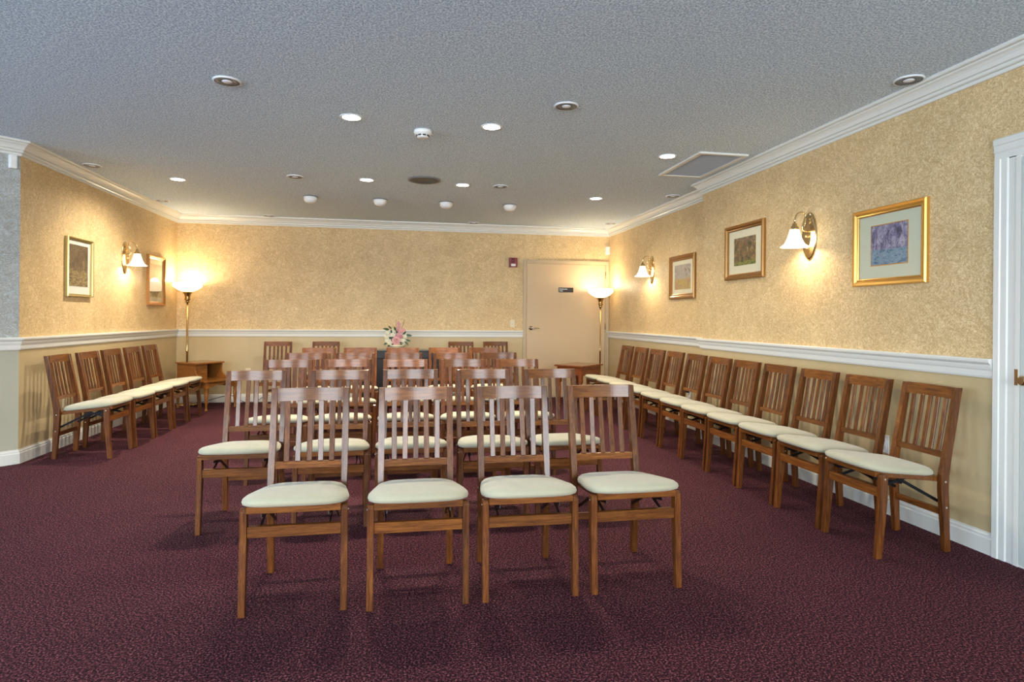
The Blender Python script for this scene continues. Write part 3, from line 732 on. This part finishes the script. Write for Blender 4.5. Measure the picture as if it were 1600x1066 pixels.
# ------------------------------------------------------------------ ceiling fittings (built hanging from z=0)
def lit_light():
    t = thing('recessed_light', '', 'light')
    bm = BM(); lathe(bm, [(.062, -.0005), (.080, -.0005), (.080, -.004), (.074, -.007), (.062, -.005)], 36, cap=False); obj('trim_ring', bm, M['ring_white'], t)
    bm = BM(); lathe(bm, [(.0635, -.0008), (.0635, -.003), (.045, -.005), (.01, -.006)], 32); obj('lens', bm, M['lens_on'], t, 'lit lens')
    return t
def off_light():
    t = thing('recessed_light', '', 'light')
    bm = BM(); lathe(bm, [(.070, -.0005), (.080, -.0005), (.080, -.006), (.074, -.010), (.070, -.009)], 36, cap=False); obj('trim_ring', bm, M['ring_white'], t)
    bm = BM(); lathe(bm, [(.0705, -.0008), (.0705, -.008), (.036, -.004), (.034, -.001)], 36); obj('baffle', bm, M['ring_grey'], t, 'baffle in a grey that carries recess shade')  # grey tone stands in for shade inside the recess
    bm = BM(); lathe(bm, [(.030, -.0045), (.030, -.008), (.018, -.012), (.004, -.013)], 24); obj('lens', bm, M['lens_off'], t, 'unlit bulb')
    return t
lits = [((-.347, 4.469), 'lit recessed light, left one of the pair nearest the camera'), ((.649, 4.482), 'lit recessed light, right one of the pair nearest the camera'),
        ((-2.26, 6.875), 'lit recessed light near the left wall, leftmost of the lit ones'), ((-.345, 6.48), 'lit recessed light left of the round ceiling speaker'),
        ((.641, 6.51), 'lit recessed light just right of the round ceiling speaker'), ((2.23, 6.898), 'lit recessed light toward the alcove, nearest the beige door'),
        ((2.246, 4.978), 'lit recessed light beside the ceiling return grille')]
l0 = lit_light()
for i, ((x, y), lb) in enumerate(lits):
    if i == 0: l0.location = (x, y, H); l0['label'] = lb; l0['group'] = 'lit ceiling lights'
    else: dup(l0, (x, y, H), 0, lb, 'lit ceiling lights')
offs = [((-1.024, 3.928), 'unlit dark recessed light, nearest the camera on the left'), ((1.065, 3.936), 'unlit dark recessed light, nearest the camera in the middle right'),
        ((-1.044, 6.475), 'unlit recessed light left of the lit one beside the speaker'), ((1.04, 6.485), 'small unlit recessed light right of the speaker and its lit neighbour'),
        ((2.885, 3.11), 'unlit recessed light against the crown moulding at the right'), ((-2.85, 6.405), 'unlit recessed light by the left wall moulding, nearer the camera'),
        ((-2.866, 8.184), 'unlit recessed light by the left wall moulding, nearer the back corner'), ((3.03, 6.562), 'unlit recessed light by the alcove moulding beside the grille'),
        ((-1.807, 9.07), 'unlit recessed light at the back wall moulding, left'), ((1.057, 9.06), 'unlit recessed light at the back wall moulding, right'),
        ((3.031, 8.649), 'unlit recessed light above the beige door corner')]
l1 = off_light()
for i, ((x, y), lb) in enumerate(offs):
    if i == 0: l1.location = (x, y, H); l1['label'] = lb; l1['group'] = 'unlit ceiling lights'
    else: dup(l1, (x, y, H), 0, lb, 'unlit ceiling lights')
# domes
t = thing('ceiling_dome_fixture', '', 'ceiling fixture')
bm = BM(); lathe(bm, [(.078, -.008), (.078, -.020), (.072, -.045), (.056, -.066), (.030, -.077), (.006, -.079)], 30); obj('dome', bm, M['plastic'], t)
bm = BM(); lathe(bm, [(.086, -.0005), (.086, -.007), (.070, -.008)], 30); obj('mounting_plate', bm, M['ring_grey'], t, 'grey mounting plate')
dl = ['leftmost of the four in a row', 'second from the left of the four in a row', 'third from the left of the four in a row', 'rightmost of the four in a row']
for i, x in enumerate((-1.04, -.243, .54, 1.328)):
    lb = 'small white dome on the ceiling, ' + dl[i]
    if i == 0: t.location = (x, 7.53, H); t['label'] = lb; t['group'] = 'white ceiling domes'
    else: dup(t, (x, 7.53, H), 0, lb, 'white ceiling domes')
# smoke detector
t = thing('smoke_detector', 'white round smoke detector on the ceiling between two lit lights', 'smoke detector', (.158, 4.68, H))
bm = BM(); lathe(bm, [(.066, -.0005), (.068, -.018), (.062, -.030), (.046, -.034), (.043, -.050), (.036, -.056), (.01, -.057)], 32); hs = obj('housing', bm, M['plastic'], t)
bm = BM()
for k in range(8):
    a = 2 * PI * k / 8 + .2; c, s = math.cos(a), math.sin(a); r0 = .0425; w = .012
    prism(bm, [(c * r0 - s * w, s * r0 + c * w, -.047), (c * r0 + s * w, s * r0 - c * w, -.047), (c * r0 + s * w, s * r0 - c * w, -.037), (c * r0 - s * w, s * r0 + c * w, -.037)], (c * .005, s * .005, 0))
obj('vent_slots', bm, M['slot'], t, 'dark sensor slots')
# speaker
t = thing('ceiling_speaker', 'round dark grey speaker grille flush in the ceiling', 'speaker', (.233, 6.353, H))
bm = BM(); lathe(bm, [(.145, -.0005), (.168, -.0005), (.168, -.008), (.160, -.012), (.145, -.010)], 44, cap=False); obj('rim', bm, M['ring_grey'], t)
bm = BM(); lathe(bm, [(.1455, -.001), (.1455, -.009), (.10, -.011), (.098, -.009), (.01, -.010)], 40); obj('grille', bm, M['grille_dark'], t)
# return air grille
t = thing('return_air_grille', 'rectangular ceiling air return with grey mesh beside the right wall moulding', 'vent', (2.665, 5.20, H))
hx, hy = .222, .42
bm = BM(); w = .035
for a in ((-hx, hx, -hy, -hy + w), (-hx, hx, hy - w, hy), (-hx, -hx + w, -hy + w, hy - w), (hx - w, hx, -hy + w, hy - w)): box(bm, a[0], a[1], a[2], a[3], -.016, -.0005)
obj('frame', bm, M['trim'], t)
bm = BM()
for i in range(36): y = -hy + w + .01 + i * (2 * hy - 2 * w - .02) / 35; box(bm, -hx + w, hx - w, y - .002, y + .002, -.010, -.003)
obj('louvres', bm, mat('grille_blades', (.42, .44, .47), .5), t)
bm = BM(); box(bm, -hx + w, hx - w, -hy + w, hy - w, -.003, -.0008); obj('backing', bm, mat('grille_backing', (.22, .235, .26), .7), t)

# ------------------------------------------------------------------ wall devices (local: x along wall, -y into room)
def outlet(x, y, z, rz, label, m='plastic'):
    t = thing('wall_outlet', label, 'outlet', (x, y, z), rz, 'wall outlets')
    bm = BM(); box(bm, -.036, .036, -.006, 0, -.058, .058); bevel(bm, .002, 1); obj('cover_plate', bm, M[m], t)
    for s in (-1, 1):
        bm = BM(); box(bm, -.017, .017, -.008, -.006, s * .02 - .014, s * .02 + .014); r = obj('socket', bm, M[m], t)
        bm = BM()
        for dx in (-.007, .007): box(bm, dx - .0012, dx + .0012, -.0086, -.008, s * .02 - .003, s * .02 + .006)
        lathe(bm, [(.0025, -.008), (.0025, -.0086)], 8, (0, 0, s * .02 - .009), axis='y'); obj('slots', bm, M['slot'], r)
    return t
outlet(XR2, 3.456, .437, -PI / 2, 'white outlet on the right wall between the two nearest chairs')
outlet(XR1, 6.50, .395, -PI / 2, 'outlet low in the right alcove, with a black plug')
outlet(XL, 6.37, .414, PI / 2, 'outlet low on the left wall behind the nearest chair', 'ivory')
outlet(-2.108, D, .42, 0, 'ivory outlet on the back wall, nearer the step table', 'ivory')
outlet(-1.803, D, .42, 0, 'ivory outlet on the back wall, nearer the leftmost back chair', 'ivory')
bm = BM(); box(bm, -.018, .018, -.045, -.0087, .000, .036); bevel(bm, .006, 2)
tube(bm, bez((0, -.04, .012), (0, -.07, .0), (.02, -.06, -.15), (.05, -.03, -.36), 10), .0035, 8)
o = obj('power_plug', bm, M['cord']); o.location = (XR1, 6.50, .395); o.rotation_euler = (0, 0, -PI / 2); tag(o, 'black plug and cord in the right alcove outlet', 'plug')
t = thing('light_switch', 'ivory light switch left of the beige door', 'switch', (1.688, D, 1.135))
bm = BM(); box(bm, -.036, .036, -.006, 0, -.058, .058); bevel(bm, .002, 1); obj('cover_plate', bm, M['ivory'], t)
bm = BM(); prism(bm, [(-.006, -.006, -.012), (-.006, -.006, .012), (-.006, -.016, .008), (-.006, -.010, -.010)], (.012, 0, 0)); obj('toggle', bm, M['ivory'], t)
t = thing('fire_alarm', 'red fire alarm strobe high on the wall left of the beige door', 'fire alarm', (1.688, D + .003, 2.065))
bm = BM(); box(bm, -.064, .064, -.045, 0, -.072, .072); bevel(bm, .006, 2); obj('housing', bm, M['red'], t)
bm = BM(); box(bm, -.036, .036, -.062, -.0452, -.060, -.022); bevel(bm, .008, 2); obj('strobe', bm, M['lens'], t, 'clear white strobe lens')
bm = BM(); lathe(bm, [(.032, -.0452), (.030, -.050), (.012, -.051), (.010, -.048)], 24, (0, 0, .028), axis='y'); obj('horn', bm, mat('horn_red', (.13, .004, .012), .4), t)
t = thing('motion_sensor', 'small white motion sensor high in the back right corner', 'sensor', (3.19, D, 2.285), 0, 'motion sensors')
bm = BM(); box(bm, -.031, .031, -.045, 0, -.062, .062); bevel(bm, .008, 2); obj('housing', bm, M['plastic'], t)
bm = BM(); box(bm, -.018, .018, -.048, -.0452, -.04, .0); obj('lens', bm, M['lens'], t)
dv = Vector((XN - XL, YN - YL, 0)).normalized(); pc = Vector((XL, YL, 0)) + dv * .055
t = thing('motion_sensor', 'small white motion sensor under the moulding on the far left angled wall', 'sensor', (pc.x - .004, pc.y + .004, 2.445), PI / 4, 'motion sensors')
bm = BM(); box(bm, -.026, .026, -.04, 0, -.055, .055); bevel(bm, .008, 2); obj('housing', bm, M['plastic'], t)
bm = BM(); box(bm, -.014, .014, -.043, -.0402, -.03, .01); obj('lens', bm, M['lens'], t)

# ------------------------------------------------------------------ lights
def light(kind, name, loc_, energy, color, **kw):
    l = bpy.data.lights.new(name, kind); l.energy = energy; l.color = color
    for k, v in kw.items():
        if k != 'rot': setattr(l, k, v)
    o = bpy.data.objects.new(name, l); COL.objects.link(o); o.location = loc_
    if 'rot' in kw: o.rotation_euler = kw['rot']
    return o
for (a, b) in WIN:
    light('AREA', 'window_daylight', ((a + b) / 2, YF - .12, (WZ0 + WZ1) / 2), 94, (.86, .94, 1.0), shape='RECTANGLE', size=b - a, size_y=WZ1 - WZ0, rot=(PI / 2, 0, 0))
for (a, b) in WL:
    light('AREA', 'window_daylight', (XF - .12, (a + b) / 2, 1.525), 85, (.52, .75, 1.0), shape='RECTANGLE', size=b - a, size_y=1.55, rot=(PI / 2, 0, -PI / 2))  # bluer daylight for the added left windows
for ((x, y), _), en in zip(lits, (110, 100, 150, 158, 152, 60, 24)):
    light('SPOT', 'ceiling_lamp', (x, y, H - .012), en, (1, .89, .72), spot_size=R(160), spot_blend=.9, shadow_soft_size=.05)
for p, en in zip(SC, (3.6, 6, 7.5)): light('POINT', 'wall_bulb', p, en, (1, .85, .62), shadow_soft_size=.03)
for x, y, z in LL: light('POINT', 'lamp_bulb', (x, y, z + .0), 8, (1, .85, .62), shadow_soft_size=.05)
w = bpy.data.worlds.new('World'); S.world = w; w.use_nodes = True
w.node_tree.nodes['Background'].inputs[0].default_value = (.55, .72, 1, 1); w.node_tree.nodes['Background'].inputs[1].default_value = 1.0

# ------------------------------------------------------------------ camera
cd = bpy.data.cameras.new('Camera'); cam = bpy.data.objects.new('Camera', cd); COL.objects.link(cam)
f_px, yaw, roll, v0 = 965.7, .17949, .008603, 497.04
cd.sensor_width = 36; cd.lens = f_px / 1600 * 36; cd.shift_y = -(533 - v0) / 1600
cam.matrix_world = Matrix.Translation((0, 0, 1.22)) @ Matrix.Rotation(-yaw, 4, 'Z') @ Matrix.Rotation(PI / 2, 4, 'X') @ Matrix.Rotation(roll, 4, 'Z')
cd.clip_start = .05
S.camera = cam
vs = S.view_settings; vs.view_transform = 'Standard'; vs.look = 'None'; vs.exposure = 0.82; vs.gamma = 1; vs.use_curve_mapping = False
S.cycles.max_bounces = 8; S.cycles.diffuse_bounces = 5
